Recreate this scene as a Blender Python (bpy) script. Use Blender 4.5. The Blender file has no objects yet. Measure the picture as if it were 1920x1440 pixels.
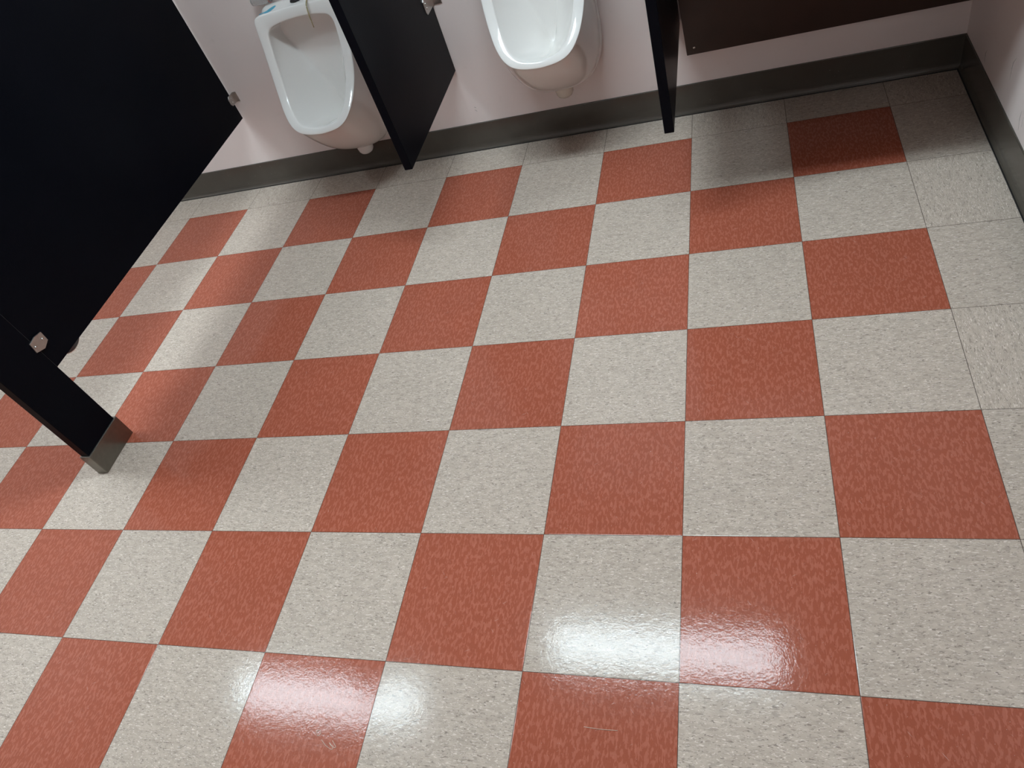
import bpy, bmesh, math, random
from mathutils import Vector, Matrix

random.seed(7)
scene = bpy.context.scene
COL = scene.collection
T = 0.3048            # one floor tile, 12 inches
WALL_Y = 1.690        # back wall
WALL_X = 0.533        # right wall
LEFT_X = -3.75
FRONT_Y = -3.2
CEIL = 2.52

# ------------------------------------------------------------------ camera
cam_d = bpy.data.cameras.new('camera')
cam = bpy.data.objects.new('camera', cam_d); COL.objects.link(cam)
R = ((0.9455452564, 0.1670959556, -0.2793261708),
     (-0.0560386176, -0.7617836500, -0.6454032413),
     (-0.3206303813, 0.6259110258, -0.7109370903))
m = Matrix(((R[0][0], -R[1][0], -R[2][0], -0.13359751),
            (R[0][1], -R[1][1], -R[2][1], -0.77951117),
            (R[0][2], -R[1][2], -R[2][2], 1.40165863),
            (0, 0, 0, 1)))
cam.matrix_world = m
cam_d.sensor_fit = 'HORIZONTAL'; cam_d.sensor_width = 36.0
cam_d.lens = 1367.71 / 1920 * 36.0
cam_d.clip_start = 0.02
scene.camera = cam

# ------------------------------------------------------------------ world, exposure
w = bpy.data.worlds.new('world'); scene.world = w; w.use_nodes = True
w.node_tree.nodes['Background'].inputs[0].default_value = (0.5, 0.52, 0.55, 1)
w.node_tree.nodes['Background'].inputs[1].default_value = 0.02
scene.view_settings.view_transform = 'Standard'
scene.view_settings.look = 'None'
scene.view_settings.gamma = 1.0
scene.view_settings.use_curve_mapping = False
scene.view_settings.exposure = 0.77
LAMP_STRENGTH = 31.0
LAMP_COLOR = (0.77, 0.925, 1.0)

# ------------------------------------------------------------------ node helpers
class NT:
    def __init__(s, name):
        s.mat = bpy.data.materials.new(name); s.mat.use_nodes = True
        s.t = s.mat.node_tree; s.n = s.t.nodes; s.b = s.n['Principled BSDF']
    def node(s, typ, **kw):
        n = s.n.new(typ)
        for k, v in kw.items(): setattr(n, k, v)
        return n
    def link(s, a, b): s.t.links.new(a, b)
    def put(s, sock, v):
        if isinstance(v, bpy.types.NodeSocket): s.link(v, sock)
        else: sock.default_value = v
    def math(s, op, a, b=None, c=None, clamp=False):
        n = s.node('ShaderNodeMath', operation=op, use_clamp=clamp)
        s.put(n.inputs[0], a)
        if b is not None: s.put(n.inputs[1], b)
        if c is not None: s.put(n.inputs[2], c)
        return n.outputs[0]
    def vmath(s, op, a, b=None):
        n = s.node('ShaderNodeVectorMath', operation=op)
        s.put(n.inputs[0], a)
        if b is not None: s.put(n.inputs[1], b)
        return n.outputs[0]
    def xyz(s, a, b, c):
        n = s.node('ShaderNodeCombineXYZ')
        for i, v in enumerate((a, b, c)): s.put(n.inputs[i], v)
        return n.outputs[0]
    def noise(s, vec, scale, detail=2.0, rough=0.5, dist=0.0):
        n = s.node('ShaderNodeTexNoise')
        if vec is not None: s.link(vec, n.inputs['Vector'])
        n.inputs['Scale'].default_value = scale; n.inputs['Detail'].default_value = detail
        n.inputs['Roughness'].default_value = rough; n.inputs['Distortion'].default_value = dist
        return n.outputs['Fac']
    def step(s, v, lo, hi, a=0.0, b=1.0):
        n = s.node('ShaderNodeMapRange', interpolation_type='SMOOTHSTEP')
        s.put(n.inputs['Value'], v)
        n.inputs['From Min'].default_value = lo; n.inputs['From Max'].default_value = hi
        n.inputs['To Min'].default_value = a; n.inputs['To Max'].default_value = b
        return n.outputs['Result']
    def mix(s, f, a, b):
        n = s.node('ShaderNodeMix', data_type='RGBA')
        s.put(n.inputs[0], f)
        for i, v in ((6, a), (7, b)):
            if isinstance(v, tuple): v = (*v, 1.0) if len(v) == 3 else v
            s.put(n.inputs[i], v)
        return n.outputs[2]
    def scalec(s, c, f):
        n = s.node('ShaderNodeVectorMath', operation='SCALE')
        s.put(n.inputs[0], c); s.put(n.inputs['Scale'], f)
        return n.outputs[0]
    def bump(s, h, strength, dist, normal=None):
        n = s.node('ShaderNodeBump')
        n.inputs['Strength'].default_value = strength; n.inputs['Distance'].default_value = dist
        s.link(h, n.inputs['Height'])
        if normal is not None: s.link(normal, n.inputs['Normal'])
        return n.outputs[0]
    def obj(s): return s.node('ShaderNodeTexCoord').outputs['Object']
    def pos(s): return s.node('ShaderNodeNewGeometry').outputs['Position']

def simple(name, col, rough, metal=0.0, spec=0.5, noise_scale=30, amt=0.06, bump=0.0, coat=0.0, bscale=None):
    s = NT(name)
    o = s.obj()
    f = s.noise(o, noise_scale, 3)
    c = s.mix(f, tuple(x * (1 - amt) for x in col), tuple(x * (1 + amt) for x in col))
    s.link(c, s.b.inputs['Base Color'])
    s.b.inputs['Roughness'].default_value = rough
    s.b.inputs['Metallic'].default_value = metal
    s.b.inputs['Specular IOR Level'].default_value = spec
    s.b.inputs['Coat Weight'].default_value = coat
    s.b.inputs['Coat Roughness'].default_value = 0.06
    if bump:
        s.link(s.bump(s.noise(o, bscale or noise_scale * 8, 2), bump, 0.001), s.b.inputs['Normal'])
    return s.mat

# ------------------------------------------------------------------ materials
def floor_material():
    s = NT('vinyl_composition_tile')
    P = s.pos()
    sep = s.node('ShaderNodeSeparateXYZ'); s.link(P, sep.inputs[0])
    x, y = sep.outputs[0], sep.outputs[1]
    u = s.math('DIVIDE', x, T); v = s.math('DIVIDE', y, T)
    iu = s.math('FLOOR', u); iv = s.math('FLOOR', v)
    par = s.math('FLOORED_MODULO', s.math('ADD', iu, iv), 2.0)      # 0 = red position
    even = s.math('LESS_THAN', par, 0.5)
    inx = s.math('LESS_THAN', iu, 0.5); iny = s.math('LESS_THAN', iv, 4.5)
    red = s.math('MULTIPLY', even, s.math('MULTIPLY', inx, iny))
    wn = s.node('ShaderNodeTexWhiteNoise', noise_dimensions='3D')
    s.link(s.xyz(iu, iv, 3.3), wn.inputs['Vector'])
    rnd = wn.outputs['Value']; rc = wn.outputs['Color']
    rsep = s.node('ShaderNodeSeparateColor'); s.link(rc, rsep.inputs[0])
    # grain runs along y on even tiles, along x on odd ones
    a = s.math('ADD', s.math('MULTIPLY', even, y), s.math('MULTIPLY', s.math('SUBTRACT', 1.0, even), x))
    b = s.math('ADD', s.math('MULTIPLY', even, x), s.math('MULTIPLY', s.math('SUBTRACT', 1.0, even), y))
    def grain(la, lb, z):
        return s.xyz(s.math('ADD', s.math('MULTIPLY', a, 1.0 / la), s.math('MULTIPLY', rsep.outputs[0], 91.0)),
                     s.math('ADD', s.math('MULTIPLY', b, 1.0 / lb), s.math('MULTIPLY', rsep.outputs[1], 77.0)), z)
    # cream tiles
    base_n = s.noise(grain(0.030, 0.011, 1.0), 1.0, 3, 0.6, 0.4)
    cream = s.mix(s.step(base_n, 0.35, 0.65), (0.450, 0.370, 0.308), (0.516, 0.429, 0.360))
    lf = s.noise(grain(0.0085, 0.0026, 2.0), 1.0, 1.5, 0.55, 0.9)
    cream = s.mix(s.step(lf, 0.61, 0.64, 0, 0.85), cream, (0.71, 0.62, 0.55))
    df = s.noise(grain(0.0095, 0.0028, 7.0), 1.0, 1.5, 0.55, 1.0)
    cream = s.mix(s.step(df, 0.63, 0.66, 0, 0.85), cream, (0.22, 0.178, 0.15))
    df2 = s.noise(grain(0.013, 0.005, 17.0), 1.0, 2, 0.55, 0.8)
    cream = s.mix(s.step(df2, 0.60, 0.63, 0, 0.55), cream, (0.32, 0.265, 0.22))
    # red tiles
    r1 = s.noise(grain(0.0145, 0.0062, 31.0), 1.0, 2.0, 0.5, 0.3)
    redc = s.mix(s.step(r1, 0.50, 0.57), (0.322, 0.085, 0.048), (0.392, 0.120, 0.076))
    r2 = s.noise(grain(0.016, 0.0055, 41.0), 1.0, 1.5, 0.5, 0.5)
    redc = s.mix(s.step(r2, 0.62, 0.67, 0, 0.6), redc, (0.440, 0.145, 0.095))
    r3 = s.noise(grain(0.006, 0.0022, 47.0), 1.0, 1.0, 0.5, 0.5)
    redc = s.mix(s.step(r3, 0.70, 0.74, 0, 0.5), redc, (0.22, 0.041, 0.026))
    big = s.noise(P, 9.0, 2)
    col = s.mix(red, cream, redc)
    tone = s.math('ADD', s.math('MULTIPLY', s.math('SUBTRACT', rnd, 0.5), 0.07),
                  s.math('ADD', s.math('MULTIPLY', s.math('SUBTRACT', big, 0.5), 0.10), 1.0))
    col = s.scalec(col, tone)
    # seams
    fu = s.math('FRACT', u); fv = s.math('FRACT', v)
    du = s.math('MINIMUM', fu, s.math('SUBTRACT', 1.0, fu)); dv = s.math('MINIMUM', fv, s.math('SUBTRACT', 1.0, fv))
    d = s.math('MULTIPLY', s.math('MINIMUM', du, dv), T)
    seam = s.step(d, 0.0004, 0.0010, 1.0, 0.0)
    col = s.mix(s.math('MULTIPLY', seam, 0.85), col, (0.045, 0.030, 0.024))
    # fine grit on the wax
    grit = s.noise(P, 420.0, 1)
    gm = s.step(grit, 0.765, 0.80, 0, 0.8)
    col = s.mix(gm, col, (0.62, 0.58, 0.54))
    # hairline scratches in the wax
    for ang, zz in ((0.5, 3.0), (2.2, 9.0)):
        ca, sa = math.cos(ang), math.sin(ang)
        p = s.math('ADD', s.math('MULTIPLY', x, ca), s.math('MULTIPLY', y, sa))
        q = s.math('SUBTRACT', s.math('MULTIPLY', y, ca), s.math('MULTIPLY', x, sa))
        sc = s.noise(s.xyz(s.math('MULTIPLY', p, 38.0), s.math('MULTIPLY', q, 950.0), zz), 1.0, 0.0)
        col = s.mix(s.step(sc, 0.865, 0.885, 0, 0.45), col, (0.66, 0.58, 0.54))
    s.link(col, s.b.inputs['Base Color'])
    rough = s.math('ADD', s.math('MULTIPLY', rsep.outputs[2], 0.03), 0.070)
    rough = s.math('ADD', rough, s.math('MULTIPLY', s.noise(P, 35.0, 3), 0.03))
    s.link(s.math('ADD', rough, s.math('MULTIPLY', gm, 0.4)), s.b.inputs['Roughness'])
    s.b.inputs['Specular IOR Level'].default_value = 0.16
    # tiles are laid very slightly out of level, wax has an orange-peel surface
    tx = s.math('MULTIPLY', s.math('SUBTRACT', rsep.outputs[1], 0.5), 0.005)
    ty = s.math('MULTIPLY', s.math('SUBTRACT', rnd, 0.5), 0.005)
    nrm = s.vmath('NORMALIZE', s.xyz(tx, ty, 1.0))
    h = s.math('ADD', s.math('MULTIPLY', s.noise(P, 260.0, 1.5), 0.6), s.math('MULTIPLY', s.noise(P, 70.0, 1.5), 1.0))
    h = s.math('SUBTRACT', h, s.math('MULTIPLY', s.step(d, 0.0004, 0.0018, 1.0, 0.0), 1.0))
    s.link(s.bump(h, 0.16, 0.0010, nrm), s.b.inputs['Normal'])
    return s.mat

def wall_material():
    s = NT('painted_wall')
    P = s.pos()
    c = s.mix(s.noise(P, 6, 3), (0.775, 0.675, 0.645), (0.820, 0.720, 0.690))
    c = s.mix(s.step(s.noise(P, 22, 4, 0.6), 0.62, 0.8, 0, 0.25), c, (0.62, 0.54, 0.49))
    s.link(c, s.b.inputs['Base Color'])
    s.b.inputs['Roughness'].default_value = 0.42
    s.link(s.bump(s.noise(P, 160, 3), 0.12, 0.001), s.b.inputs['Normal'])
    return s.mat

def base_material():
    s = NT('cove_base_vinyl')
    P = s.pos()
    c = s.mix(s.noise(P, 14, 3), (0.064, 0.054, 0.043), (0.084, 0.073, 0.060))
    c = s.mix(s.step(s.noise(P, 260, 1), 0.80, 0.83), c, (0.4, 0.38, 0.34))
    s.link(c, s.b.inputs['Base Color'])
    s.b.inputs['Roughness'].default_value = 0.20
    s.link(s.bump(s.noise(P, 45, 3), 0.15, 0.001), s.b.inputs['Normal'])
    return s.mat

def partition_material():
    s = NT('dark_navy_partition')
    o = s.pos()
    c = s.mix(s.noise(o, 5, 3), (0.0028, 0.0030, 0.0050), (0.0042, 0.0047, 0.0074))
    s.link(c, s.b.inputs['Base Color'])
    s.b.inputs['Roughness'].default_value = 0.32
    s.b.inputs['Specular IOR Level'].default_value = 0.05
    s.link(s.bump(s.noise(o, 420, 2), 0.22, 0.0008), s.b.inputs['Normal'])
    return s.mat

M_FLOOR = floor_material()
M_WALL = wall_material()
M_BASE = base_material()
M_PART = partition_material()
M_CEIL = simple('ceiling_panel', (0.50, 0.49, 0.46), 0.8, noise_scale=60, bump=0.3)
M_PORC = simple('glazed_porcelain', (0.81, 0.775, 0.745), 0.07, spec=0.5, noise_scale=4, amt=0.01, coat=0.1)
M_OUTLET = simple('aged_porcelain', (0.66, 0.60, 0.52), 0.2, noise_scale=25, amt=0.1)
M_STEEL = simple('stainless_steel', (0.52, 0.50, 0.48), 0.33, metal=1.0, noise_scale=90, amt=0.12, bump=0.08)
M_SHOE = simple('brushed_shoe_steel', (0.22, 0.205, 0.18), 0.38, metal=1.0, noise_scale=70, amt=0.15, bump=0.06)
M_CHROME = simple('chrome', (0.75, 0.75, 0.76), 0.09, metal=1.0, noise_scale=5, amt=0.02)
M_BROWN = simple('dark_brown_laminate', (0.050, 0.030, 0.024), 0.42, spec=0.35, noise_scale=12, amt=0.2, bump=0.05)
M_COUNTER = simple('counter_laminate', (0.30, 0.28, 0.26), 0.35, noise_scale=150, amt=0.25)
M_SCREW = simple('screw_metal', (0.6, 0.58, 0.55), 0.25, metal=1.0)
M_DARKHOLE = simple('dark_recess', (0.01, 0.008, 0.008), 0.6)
M_BLUE = simple('blue_film', (0.06, 0.33, 0.47), 0.35, noise_scale=60, amt=0.2)
M_RED = simple('red_edge', (0.45, 0.08, 0.06), 0.4)
M_SMOKE = simple('smoke_grey_plastic', (0.055, 0.053, 0.060), 0.16, spec=0.6)
M_SCUFF = simple('scuff', (0.24, 0.21, 0.19), 0.7)
M_HAIR = simple('pale_fibre', (0.62, 0.50, 0.40), 0.5)
M_HOUSING = simple('white_enamel', (0.75, 0.75, 0.74), 0.4, amt=0.01)
M_EDGE = simple('edge_highlight_grey', (0.040, 0.037, 0.038), 0.5)  # lighter grey that paints the highlight along the panel seam
M_TAN = simple('yellowed_plastic', (0.42, 0.37, 0.22), 0.25, noise_scale=60, amt=0.15)

def glassy(name, col, rough, trans):
    s = NT(name)
    s.link(s.mix(s.noise(s.obj(), 20, 2), tuple(c * 0.95 for c in col), col), s.b.inputs['Base Color'])
    s.b.inputs['Roughness'].default_value = rough
    s.b.inputs['Transmission Weight'].default_value = trans
    s.b.inputs['IOR'].default_value = 1.4
    return s.mat
M_CLEAR = glassy('cloudy_clear_plastic', (0.80, 0.79, 0.78), 0.2, 0.75)
M_STRAP = glassy('clear_yellowed_plastic', (0.66, 0.58, 0.34), 0.12, 0.6)

def lamp_material(k=1.0):
    s = NT('fluorescent_lens')
    s.b.inputs['Base Color'].default_value = (0.9, 0.9, 0.9, 1)
    sep = s.node('ShaderNodeSeparateXYZ'); s.link(s.obj(), sep.inputs[0])
    # prismatic lens: tiny ribs across it
    f = s.noise(s.obj(), 200, 1)
    s.link(s.mix(f, tuple(0.97 * c for c in LAMP_COLOR), LAMP_COLOR), s.b.inputs['Emission Color'])
    s.b.inputs['Emission Strength'].default_value = LAMP_STRENGTH * k
    return s.mat
M_LAMP = lamp_material()
M_LAMP_FILL = lamp_material(0.05)      # dimmed lens for the unseen fill lights added behind the viewer

# ------------------------------------------------------------------ object helpers
def link(name, bm, mat, parent=None, smooth=False, bevel=0.0, seg=2):
    bmesh.ops.recalc_face_normals(bm, faces=bm.faces)
    me = bpy.data.meshes.new(name); bm.to_mesh(me); bm.free()
    me.materials.append(mat)
    o = bpy.data.objects.new(name, me); COL.objects.link(o)
    if smooth:
        for p in me.polygons: p.use_smooth = True
    if bevel:
        b = o.modifiers.new('bevel', 'BEVEL'); b.width = bevel; b.segments = seg; b.limit_method = 'ANGLE'
        b.angle_limit = math.radians(40)
    if parent is not None:
        o.parent = parent
        o.matrix_parent_inverse = Matrix.Translation(-Vector(parent.location))
    return o

def empty(name, loc, label, cat, group=None):
    o = bpy.data.objects.new(name, None); COL.objects.link(o)
    o.location = loc; o.empty_display_size = 0.1
    o['label'] = label; o['category'] = cat
    if group: o['group'] = group
    return o

def tag(o, label, cat, group=None):
    o['label'] = label; o['category'] = cat
    if group: o['group'] = group
    return o

def struct(o):
    o['kind'] = 'structure'; return o

def box(bm, x0, x1, y0, y1, z0, z1):
    vs = [bm.verts.new((x, y, z)) for x in (x0, x1) for y in (y0, y1) for z in (z0, z1)]
    for f in ((0, 1, 3, 2), (4, 6, 7, 5), (0, 4, 5, 1), (2, 3, 7, 6), (0, 2, 6, 4), (1, 5, 7, 3)):
        bm.faces.new([vs[i] for i in f])
    return bm

def bx(*a): return box(bmesh.new(), *a)

def prism(pts, axis, a0, a1):
    """extrude a closed 2-D outline along axis ('x','y','z')"""
    bm = bmesh.new()
    def mk(p, a):
        return {'x': (a, p[0], p[1]), 'y': (p[0], a, p[1]), 'z': (p[0], p[1], a)}[axis]
    A = [bm.verts.new(mk(p, a0)) for p in pts]; B = [bm.verts.new(mk(p, a1)) for p in pts]
    n = len(pts)
    for i in range(n): bm.faces.new((A[i], A[(i + 1) % n], B[(i + 1) % n], B[i]))
    bm.faces.new(A[::-1]); bm.faces.new(B)
    return bm

def frame_of(d):
    d = d.normalized()
    up = Vector((0, 0, 1)) if abs(d.z) < 0.95 else Vector((1, 0, 0))
    a = d.cross(up).normalized(); return a, d.cross(a).normalized()

def tube(bm, pts, r, seg=10, cap=True):
    pts = [Vector(p) for p in pts]
    rings = []
    for i, p in enumerate(pts):
        d = (pts[min(i + 1, len(pts) - 1)] - pts[max(i - 1, 0)])
        a, b = frame_of(d)
        rr = r[i] if isinstance(r, (list, tuple)) else r
        rings.append([bm.verts.new(p + (a * math.cos(t) + b * math.sin(t)) * rr)
                      for t in (2 * math.pi * k / seg for k in range(seg))])
    for A, B in zip(rings, rings[1:]):
        for k in range(seg): bm.faces.new((A[k], A[(k + 1) % seg], B[(k + 1) % seg], B[k]))
    if cap:
        bm.faces.new(rings[0][::-1]); bm.faces.new(rings[-1])
    return bm

def smooth_pts(pts, n):
    """Catmull-Rom resample of an open polyline, n points by arc length"""
    P = [Vector(p) for p in pts]; P = [2 * P[0] - P[1]] + P + [2 * P[-1] - P[-2]]
    out = []
    for i in range(1, len(P) - 2):
        for k in range(12):
            t = k / 12
            a, b, c, d = P[i - 1], P[i], P[i + 1], P[i + 2]
            out.append(0.5 * ((2 * b) + (c - a) * t + (2 * a - 5 * b + 4 * c - d) * t * t + (3 * b - a - 3 * c + d) * t ** 3))
    out.append(P[-2])
    L = [0]
    for a, b in zip(out, out[1:]): L.append(L[-1] + (b - a).length)
    res = []; j = 0
    for k in range(n):
        s = L[-1] * k / (n - 1)
        while j < len(L) - 2 and L[j + 1] < s: j += 1
        f = (s - L[j]) / max(1e-9, L[j + 1] - L[j])
        res.append(out[j].lerp(out[j + 1], min(1, max(0, f))))
    return res

# ------------------------------------------------------------------ the room
struct(link('floor', bx(LEFT_X - .1, WALL_X + .1, FRONT_Y - .1, WALL_Y + .1, -0.05, 0), M_FLOOR))
struct(link('ceiling', bx(LEFT_X - .1, WALL_X + .1, FRONT_Y - .1, WALL_Y + .1, CEIL, CEIL + .05), M_CEIL))
wall_back = struct(link('wall_back', bx(LEFT_X - .1, WALL_X + .1, WALL_Y, WALL_Y + .1, 0, CEIL), M_WALL))
wall_right = struct(link('wall_right', bx(WALL_X, WALL_X + .1, FRONT_Y, WALL_Y, 0, CEIL), M_WALL))
struct(link('wall_left', bx(LEFT_X - .1, LEFT_X, FRONT_Y, WALL_Y, 0, CEIL), M_WALL))
struct(link('wall_front', bx(LEFT_X - .1, WALL_X + .1, FRONT_Y - .1, FRONT_Y, 0, CEIL), M_WALL))

def cove_profile(h=0.105):
    # (distance from wall, z): flat face, then a toe that flares out to the floor
    return [(0, 0), (0.0120, 0), (0.0128, 0.0012), (0.0118, 0.0030), (0.0092, 0.0062), (0.0070, 0.0110), (0.0056, 0.0160),
            (0.0048, 0.0230), (0.0042, 0.0400), (0.0040, h - .002), (0.0028, h), (0, h)]
H = 0.108
struct(link('baseboard_back', prism([(WALL_Y - d, z) for d, z in cove_profile(H)], 'x', LEFT_X, WALL_X), M_BASE))
struct(link('baseboard_right', prism([(WALL_X - d, z) for d, z in cove_profile(H)], 'y', FRONT_Y, WALL_Y - 0.004), M_BASE))
struct(link('baseboard_left', prism([(LEFT_X + d, z) for d, z in cove_profile(H)], 'y', FRONT_Y, WALL_Y - 0.004), M_BASE))
struct(link('baseboard_front', prism([(FRONT_Y + d, z) for d, z in cove_profile(H)], 'x', LEFT_X, WALL_X), M_BASE))

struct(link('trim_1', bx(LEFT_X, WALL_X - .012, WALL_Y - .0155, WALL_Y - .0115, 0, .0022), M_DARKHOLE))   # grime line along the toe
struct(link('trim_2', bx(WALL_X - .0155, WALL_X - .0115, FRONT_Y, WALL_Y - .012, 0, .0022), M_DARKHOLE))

# scuffs on the paint
def scuff(pts, parent, r=0.0007):
    link('scuff_mark', tube(bmesh.new(), pts, [r * .3] + [r] * (len(pts) - 2) + [r * .3], 5), M_SCUFF, parent)
for pts in (((.533, 1.4667, .1642), (.533, 1.479, .1472), (.533, 1.4725, .1217)),
            ((.533, 1.2297, .2591), (.533, 1.2474, .236), (.533, 1.2474, .1892)),
            ((.533, 1.1171, .1754), (.533, 1.1194, .1532), (.533, 1.1108, .1233)),
            ((.533, 1.0972, .1692), (.533, 1.096, .143))):
    scuff([Vector(p) - Vector((.0001, 0, 0)) for p in pts], wall_right, .0007)
for pts in (((-1.0831, 1.69, .1713), (-1.0790, 1.69, .1700), (-1.0757, 1.69, .1677)),
            ((-1.0845, 1.69, .1607), (-1.080, 1.69, .158), (-1.0765, 1.69, .1526))):
    scuff([Vector(p) - Vector((0, .0001, 0)) for p in pts], wall_back, .0006)

# ------------------------------------------------------------------ ceiling lights
def ceiling_light(cx, cy, label, mat=None):
    L, W = 1.17, 0.22
    t = empty('ceiling_light', (cx, cy, CEIL), label, 'ceiling light', 'fluorescent ceiling lights')
    link('housing', bx(cx - L / 2 - .02, cx + L / 2 + .02, cy - W / 2 - .015, cy + W / 2 + .015, CEIL - .03, CEIL), M_HOUSING, t, bevel=.004)
    pr = [(cy - W / 2, CEIL - .03)] + [(cy + W / 2 * math.cos(a), CEIL - .03 - .07 * math.sin(a)) for a in
          [math.pi - k * math.pi / 10 for k in range(1, 10)]] + [(cy + W / 2, CEIL - .03)]
    link('lens', prism(pr, 'x', cx - L / 2, cx + L / 2), mat or M_LAMP, t, smooth=False)
    for s in (-1, 1):
        x = cx + s * (L / 2 + .008)
        link('end_cap', bx(x - .008, x + .008, cy - W / 2 - .004, cy + W / 2 + .004, CEIL - .105, CEIL - .028), M_HOUSING, t, bevel=.003)
    return t
ceiling_light(-0.70, 0.69, 'white ceiling light over the right urinal and counter')
ceiling_light(-2.57, 0.31, 'white ceiling light over the dark stall panel')
ceiling_light(-0.90, -2.0, 'unseen white fill light on the ceiling behind the viewer, nearer the right wall', M_LAMP_FILL)
ceiling_light(-2.70, -2.0, 'unseen white fill light on the ceiling behind the viewer, nearer the left wall', M_LAMP_FILL)

# ------------------------------------------------------------------ toilet stall: panel and floor-mounted pilaster
PX0, PX1 = -2.046, -2.020
stall = empty('toilet_partition', (-2.033, 0.27, 0),
              'dark navy toilet stall partition with a steel-shod floor post, at the left edge', 'toilet partition')
link('panel', bx(PX0, PX1, 0.342, 1.668, 0.318, 1.80), M_PART, stall, bevel=.0015)
link('pilaster', bx(PX0, PX1 + .004, 0.197, 0.3395, 0.004, 2.05), M_PART, stall, bevel=.0015)
link('edge_highlight', bx(PX1 - .004, PX1 + .0004, 0.3402, 0.3416, 0.318, 1.80), M_EDGE, stall)  # light caught on the panel's bevelled edge, painted as a thin grey strip
# shoe: four-sided steel sleeve
sh = bmesh.new()
x0, x1, y0, y1 = PX0 - .004, PX1 + .009, 0.192, 0.3465
box(sh, x0, x1, y0, y1, 0.0, 0.083)
link('pilaster_shoe', sh, M_SHOE, stall, bevel=.002)
def plate_bracket(parent, x, y, z, name='panel_bracket'):
    # chamfered steel plate that straddles the seam, two round-head screws
    o = [(-.021, .017), (.004, .021), (.029, .016), (.027, -.014), (.003, -.023), (-.025, -.013)]
    b = link(name, prism([(y + p[0], z + p[1]) for p in o], 'x', x, x + .0045), M_STEEL, parent, bevel=.001)
    for d in (-.0145, .0165):
        s = bmesh.new()
        tube(s, [(x + .004, y + d, z), (x + .0065, y + d, z), (x + .008, y + d, z)], [.0042, .0038, .002], 12)
        link('screw', s, M_SCREW, b, smooth=True).matrix_parent_inverse = Matrix.Identity(4)
    return b
plate_bracket(stall, PX1 + .004, 0.3505, 0.4055)

def wall_bracket(parent, xf, z, hole_side=1, dy=0.045, hh=.034, wall_flange=.024):
    """steel angle: leg on the panel face, leg on the wall"""
    s = bmesh.new()
    # leg over the panel face with chamfered front corners
    y1 = WALL_Y
    o = [(y1, z - hh / 2), (y1 - dy + .008, z - hh / 2), (y1 - dy, z - hh / 2 + .009), (y1 - dy, z + hh / 2 - .009), (y1 - dy + .008, z + hh / 2), (y1, z + hh / 2)]
    b = link('wall_bracket', prism(o, 'x', xf, xf + .003), M_STEEL, parent, bevel=.0008)
    f = bx(xf, xf + wall_flange, y1 - .003, y1, z - hh / 2, z + hh / 2)
    fl = link('flange', f, M_STEEL, b, bevel=.0008); fl.matrix_parent_inverse = Matrix.Identity(4)
    for dz in (-.007, .007):
        c = bmesh.new()
        tube(c, [(xf + .002, y1 - dy + .014, z + dz), (xf + .005, y1 - dy + .014, z + dz), (xf + .0065, y1 - dy + .014, z + dz)], [.0036, .0034, .0018], 12)
        link('screw', c, M_SCREW, b, smooth=True).matrix_parent_inverse = Matrix.Identity(4)
    return b
wall_bracket(stall, PX1, 0.398, hh=.038, wall_flange=.017)
wall_bracket(stall, PX1, 1.70, hh=.036, wall_flange=.012)

# toilet-tissue holder on the stall side, its rounded bottom showing under the panel
th = empty('tissue_holder', (-2.056, 0.445, 0.28), 'smoke grey rounded holder with a bright rim, peeking out below the dark stall panel', 'tissue holder')
s = bmesh.new()
tube(s, [(PX0 - .001, .443, .346), (PX0 - .003, .443, .346), (PX0 - .016, .443, .346), (PX0 - .020, .443, .346)], [.052, .055, .055, .048], 40)
link('cover', s, M_SMOKE, th, smooth=True, bevel=.002)
s = bmesh.new()
rg = []
for k in range(41):
    a = 2 * math.pi * k / 40
    rg.append((PX0 - .006, .443 + .0555 * math.cos(a), .346 + .0555 * math.sin(a)))
tube(s, rg, .0016, 8)
link('trim_ring', s, M_CHROME, th, smooth=True)

# ------------------------------------------------------------------ urinal screens
def screen(x0, x1, yn, z0, label, bracket_z):
    t = empty('urinal_screen', ((x0 + x1) / 2, WALL_Y, z0), label, 'urinal screen', 'dark urinal screens on the back wall')
    link('panel', bx(x0, x1, yn, WALL_Y - .006, z0, 1.70), M_PART, t, bevel=.0015)
    wall_bracket(t, x1, bracket_z, dy=.088, hh=.052, wall_flange=.033)
    wall_bracket(t, x1, 1.30, dy=.075, hh=.046, wall_flange=.026)
    return t
screen(-1.1275, -1.1015, 1.070, 0.322, 'dark urinal screen standing between the two white urinals', 0.579)
screen(-0.3380, -0.3120, 1.036, 0.322, 'narrow-looking dark urinal screen between the right urinal and the brown panel', 0.70)

# ------------------------------------------------------------------ urinals
def lathe_z(bm, c, prof, seg=24):
    rings = []
    for r, z in prof:
        rings.append([bm.verts.new((c[0] + r * math.cos(2 * math.pi * k / seg), c[1] + r * math.sin(2 * math.pi * k / seg), c[2] + z)) for k in range(seg)])
    for A, B in zip(rings, rings[1:]):
        for k in range(seg): bm.faces.new((A[k], A[(k + 1) % seg], B[(k + 1) % seg], B[k]))
    bm.faces.new(rings[0]); bm.faces.new(rings[-1][::-1])
    return bm

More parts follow.
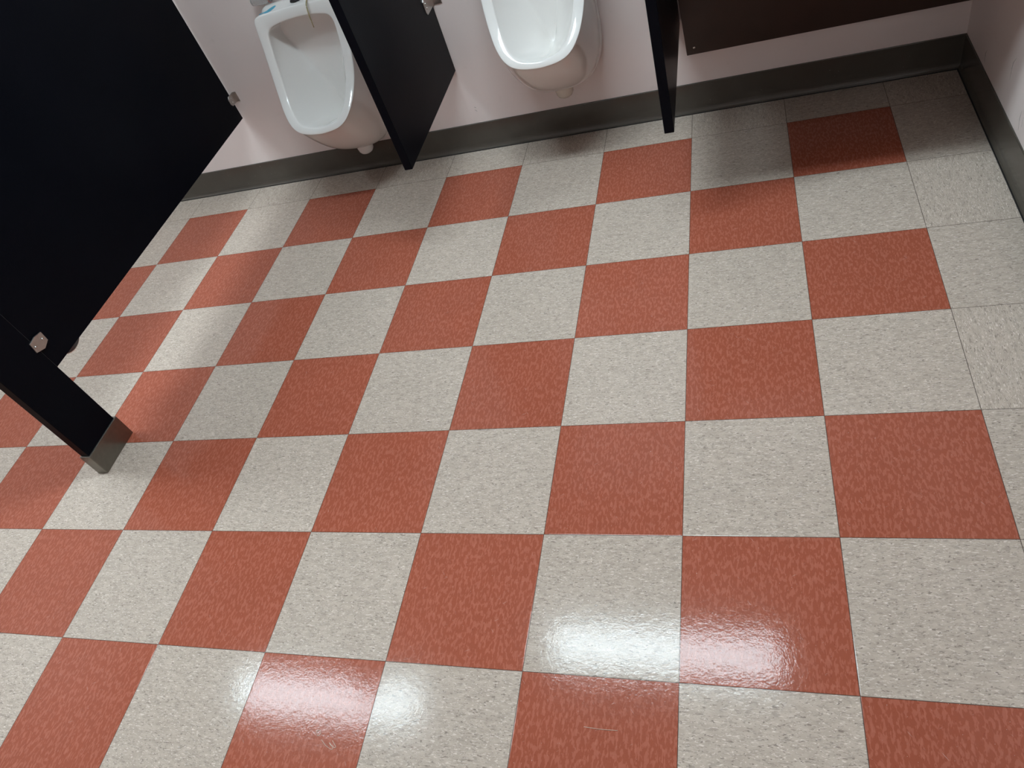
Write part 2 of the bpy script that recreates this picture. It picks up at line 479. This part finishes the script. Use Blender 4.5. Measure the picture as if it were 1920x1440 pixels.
def interp(tab, v):
    if v >= tab[0][0]: return tab[0][1]
    for (a, ya), (b, yb) in zip(tab, tab[1:]):
        if v >= b:
            f = (a - v) / (a - b); return ya + (yb - ya) * f
    return tab[-1][1]
RIM_Y = [(.70, 1.600), (.66, 1.592), (.60, 1.572), (.51, 1.533), (.45, 1.498), (.41, 1.462), (.37, 1.421), (.345, 1.398), (.325, 1.386), (.30, 1.38)]
N = 30
def rim_y(z):                       # smoothed rim profile
    return sum(interp(RIM_Y, z + k * .006) for k in range(-4, 5)) / 9
def loop_from(half):
    h = smooth_pts([(p[0], 0, p[1]) for p in half], N)        # from top centre down the +x side to the bottom centre
    L = [(p.x, p.z) for p in h]
    return L + [(-x, z) for x, z in L[-2:0:-1]]
BACK = loop_from([(0, .690), (.08, .690), (.140, .689), (.160, .680), (.165, .655), (.165, .55), (.165, .40), (.163, .29), (.150, .222), (.122, .165), (.085, .132), (.045, .121), (0, .119)])
RIMO = loop_from([(0, .686), (.08, .684), (.148, .681), (.163, .676), (.1685, .660), (.168, .60), (.166, .52), (.157, .45), (.136, .39), (.103, .350), (.06, .333), (0, .327)])
RIMI = loop_from([(0, .651), (.06, .648), (.103, .641), (.1215, .632), (.1295, .612), (.131, .56), (.1295, .52), (.1215, .45), (.104, .397), (.076, .362), (.04, .349), (0, .345)])
SPINE = loop_from([(0, .636), (.07, .635), (.108, .626), (.118, .606), (.104, .560), (.080, .510), (.055, .455), (.036, .405), (.024, .36), (.015, .32), (.008, .295), (0, .285)])

def urinal_mesh(cx, dz):
    bm = bmesh.new()
    def ring(pts): return [bm.verts.new((cx + x, y, z + dz)) for x, y, z in pts]
    ry = rim_y
    loops = []
    loops.append([(x, WALL_Y - .0005, z) for x, z in BACK])
    loops.append([(x, WALL_Y - .028, z) for x, z in BACK])
    # step from the wall flange to the hull, only on the lower half
    def hull(f):
        out = []
        for (xb, zb), (xr, zr) in zip(BACK, RIMO):
            yb = WALL_Y - .034; yr = ry(zr) + .010
            low = max(0, min(1, (.60 - zr) / .22)); low = low * low * (3 - 2 * low)
            ins = .010 * low * (1 - f)
            x = xb + (xr - xb) * f; z = zb + (zr - zb) * f ** (1 + .28 * low)
            n = math.hypot(x, z - .42) or 1
            x -= ins * x / n; z -= ins * (z - .42) / n
            bul = .026 * math.sin(math.pi * f) * low
            x += bul * x / n * .4; z += bul * (z - .42) / n
            out.append((x, yb + (yr - yb) * f, z))
        return out
    for f in (0.0, .12, .28, .45, .62, .78, .9, 1.0): loops.append(hull(f))
    loops.append([(x * .996, ry(z) + .003, z if z > .5 else z + .001) for x, z in RIMO])
    def off(A, B, f, dy):
        out = []
        for (xa, za), (xb, zb) in zip(A, B):
            x = xa + (xb - xa) * f; z = za + (zb - za) * f
            out.append((x, ry(za) + (ry(zb) - ry(za)) * f + dy, z))
        return out
    loops.append(off(RIMO, RIMI, .07, 0))
    loops.append(off(RIMO, RIMI, .5, -.0015))
    loops.append(off(RIMO, RIMI, .92, 0))
    loops.append(off(RIMO, RIMI, 1.0, .0025))
    loops.append(off(RIMO, RIMI, 1.02, .010))
    for u in (.18, .34, .5, .66, .80, .92, 1.0):
        out = []
        for (xi, zi), (xs, zs) in zip(RIMI, SPINE):
            yi = ry(zi) + .012
            low = max(0, min(1, (.52 - zi) / .16)); low = low * low * (3 - 2 * low)
            x = xi + (xs - xi) * u
            ez = u if zi > .45 else u ** (1 + .5 * low)
            z = zi + (zs - zi) * ez - .022 * math.sin(math.pi * min(1, u * 1.05)) * low
            y = yi + (1.658 - yi) * (u * (1 - .25 * low) + math.sin(u * math.pi / 2) * .25 * low)
            out.append((x, y, z))
        loops.append(out)
    rings = [ring(l) for l in loops]
    n = len(rings[0])
    for A, B in zip(rings, rings[1:]):
        for k in range(n): bm.faces.new((A[k], A[(k + 1) % n], B[(k + 1) % n], B[k]))
    bm.faces.new(rings[0][::-1])
    c = bm.verts.new((cx, 1.660, .47 + dz))
    for k in range(n): bm.faces.new((rings[-1][k], rings[-1][(k + 1) % n], c))
    return bm

def urinal(cx, dz, label, tint):
    t = empty('urinal', (cx, WALL_Y, .136 + dz), label, 'urinal', 'white wall-hung urinals')
    b = link('bowl', urinal_mesh(cx, dz), M_PORC, t, smooth=True)
    sd = b.modifiers.new('sub', 'SUBSURF'); sd.levels = 1; sd.render_levels = 2
    s = bmesh.new()
    lathe_z(s, (cx + .004, 1.622, .106 + dz), [(.006, 0), (.017, .002), (.025, .007), (.030, .016), (.0315, .028), (.034, .040), (.038, .052)])
    link('outlet_boss', s, tint, t, smooth=True)
    s = bmesh.new()
    lathe_z(s, (cx + .002, 1.590, .262 + dz), [(.004, .004), (.018, .0042), (.022, .003), (.023, 0)], 20)
    link('drain_strainer', s, M_CHROME, t, smooth=True)
    return t
U1X, U2X, U2Z = -1.545, -0.722, 0.075
u1 = urinal(U1X, 0.0, 'left white urinal, lower mounted, blue mark on its top ledge', M_PORC)
u2 = urinal(U2X, U2Z, 'right white urinal in the middle between two dark screens', M_OUTLET)

def flush_valve(cx, dz, label):
    z = .690 + dz; y = 1.640
    t = empty('flush_valve', (cx, y, z), label, 'flush valve', 'chrome flush valves above the urinals')
    s = bmesh.new(); lathe_z(s, (cx, y, z - .001), [(.024, 0), (.024, .004), (.019, .006), (.019, .022), (.015, .024)], 8)
    link('spud_nut', s, M_DARKHOLE if dz == 0 else M_CHROME, t, bevel=.001)
    s = bmesh.new(); tube(s, [(cx, y, z + .02), (cx, y, z + .24)], .0125, 20); link('flush_pipe', s, M_CHROME, t, smooth=True)
    s = bmesh.new(); lathe_z(s, (cx, y, z + .235), [(.018, 0), (.022, .01), (.022, .05), (.034, .06), (.036, .085), (.034, .10), (.024, .108), (.008, .112)]); link('valve_body', s, M_CHROME, t, smooth=True)
    s = bmesh.new(); tube(s, [(cx + .02, y, z + .29), (cx + .12, y, z + .29)], .014, 16); tube(s, [(cx + .12, y, z + .29), (cx + .12, WALL_Y, z + .29)], .014, 16); link('supply_pipe', s, M_CHROME, t, smooth=True)
    s = bmesh.new(); tube(s, [(cx, y - .02, z + .27), (cx, y - .085, z + .262)], [.007, .010], 12); link('handle', s, M_CHROME, t, smooth=True)
    return t
flush_valve(U1X, 0, 'chrome flush valve rising from the ledge of the left urinal')
flush_valve(U2X, U2Z, 'chrome flush valve rising from the ledge of the right urinal')

# blue film mark on the left urinal's ledge
bp = [(-1.688, 1.596), (-1.672, 1.602), (-1.664, 1.597), (-1.652, 1.597), (-1.641, 1.604), (-1.633, 1.615), (-1.630, 1.628), (-1.634, 1.633), (-1.643, 1.630), (-1.654, 1.621), (-1.662, 1.611), (-1.672, 1.606), (-1.686, 1.602)]
s = prism([(x + .004, y + .006) for x, y in bp], 'z', .0004, .0012)
for v in s.verts:                   # the ledge falls slightly towards its front edge
    v.co.z += .690 - .0085 * max(0, min(1, (1.656 - v.co.y) / .056))
tag(link('blue_sticker', s, M_BLUE), 'blue leaf-shaped patch on the ledge of the left urinal', 'sticker')

# cloudy plastic piece lying at the back of the ledge
pc = empty('plastic_container', (-1.70, 1.658, .691), 'cloudy plastic item with a red edge on the left urinal ledge, by the wall', 'container')
s = bmesh.new()
tube(s, [(-1.728, 1.667, .709), (-1.724, 1.667, .709), (-1.70, 1.667, .709), (-1.665, 1.667, .709), (-1.652, 1.667, .709)], [.008, .014, .0165, .0165, .015], 24)
link('body', s, M_CLEAR, pc, smooth=True)
s = bmesh.new()
rg = [(-1.655, 1.667 + .0160 * math.cos(a), .7090 + .0160 * math.sin(a)) for a in [2 * math.pi * k / 32 for k in range(33)]]
tube(s, rg, .0012, 6); link('red_rim', s, M_RED, pc, smooth=True)

# clear strap hanging over the ledge of the left urinal
s = bmesh.new()
pts = smooth_pts([(-1.486, 1.640, .6965), (-1.487, 1.612, .6925), (-1.488, 1.597, .689), (-1.489, 1.586, .680), (-1.491, 1.583, .665), (-1.493, 1.582, .650), (-1.496, 1.5845, .632), (-1.500, 1.588, .608)], 28)
for p in pts: pass
tube(s, pts, [.0023] * 22 + [.0018] * 6, 8)
tag(link('deodorizer_strap', s, M_STRAP, smooth=True), 'yellowed clear strap hanging over the front rim of the left urinal', 'strap')

# ------------------------------------------------------------------ vanity counter with its brown knee panel
van = empty('vanity_counter', (0.12, 1.40, 0.86), 'wall-hung vanity counter with a sloping dark brown panel below, in the right corner', 'counter')
VX0, VX1 = -0.298, WALL_X - .001
link('countertop', bx(VX0 - .005, VX1, 1.070, WALL_Y - .001, .83, .865), M_COUNTER, van, bevel=.004)
link('backsplash', bx(VX0 - .005, VX1, WALL_Y - .02, WALL_Y - .001, .865, .96), M_COUNTER, van, bevel=.002)
link('front_apron', bx(VX0, VX1, 1.078, 1.098, .70, .83), M_BROWN, van, bevel=.001)
yb, zb, yt, zt = WALL_Y - .050, .232, 1.345, .83
dx = .016
kp = link('knee_panel', prism([(yb, zb), (yb + .018, zb + .004), (yt + .018, zt), (yt, zt)], 'x', VX0, VX1), M_BROWN, van, bevel=.001)
def on_panel(x, f):
    return Vector((x, yb + (yt - yb) * f, zb + (zt - zb) * f))
nv = Vector((0, -(zt - zb), (yt - yb))).normalized()
for x, f in ((VX0 + .026, .050), (VX1 - .03, .050), (VX0 + .026, .92), (VX1 - .03, .92)):
    c = on_panel(x, f); s = bmesh.new()
    tube(s, [c - nv * .001, c + nv * .0015, c + nv * .003], [.0050, .0045, .0022], 12)
    link('screw', s, M_SCREW, kp, smooth=True).matrix_parent_inverse = Matrix.Identity(4)

# ------------------------------------------------------------------ fibres on the floor
def fibre(pts, label, r=.00045):
    o = link('hair', tube(bmesh.new(), smooth_pts([(x, y, .0006 + .0004 * (k % 2)) for k, (x, y) in enumerate(pts)], 36), r, 5), M_HAIR, smooth=True)
    tag(o, label, 'hair')
fibre([(-1.0204, -.4614), (-1.0248, -.4567), (-1.0214, -.4523), (-1.0154, -.4548), (-1.0156, -.4609), (-1.0209, -.4635)],
      'tiny curled loop of pale hair on the glossy red tile at the lower left')
fibre([(-1.0086, -.4694), (-.9949, -.4791), (-.981, -.4847), (-.9765, -.4823), (-.9899, -.4727), (-.9815, -.4788), (-.971, -.4808), (-.9827, -.469)],
      'zigzag pale hair just right of the tiny loop on the lower left red tile')
fibre([(-.4748, -.3971), (-.4417, -.3987), (-.4123, -.3979)], 'short straight pale hair on the red tile at the bottom centre')
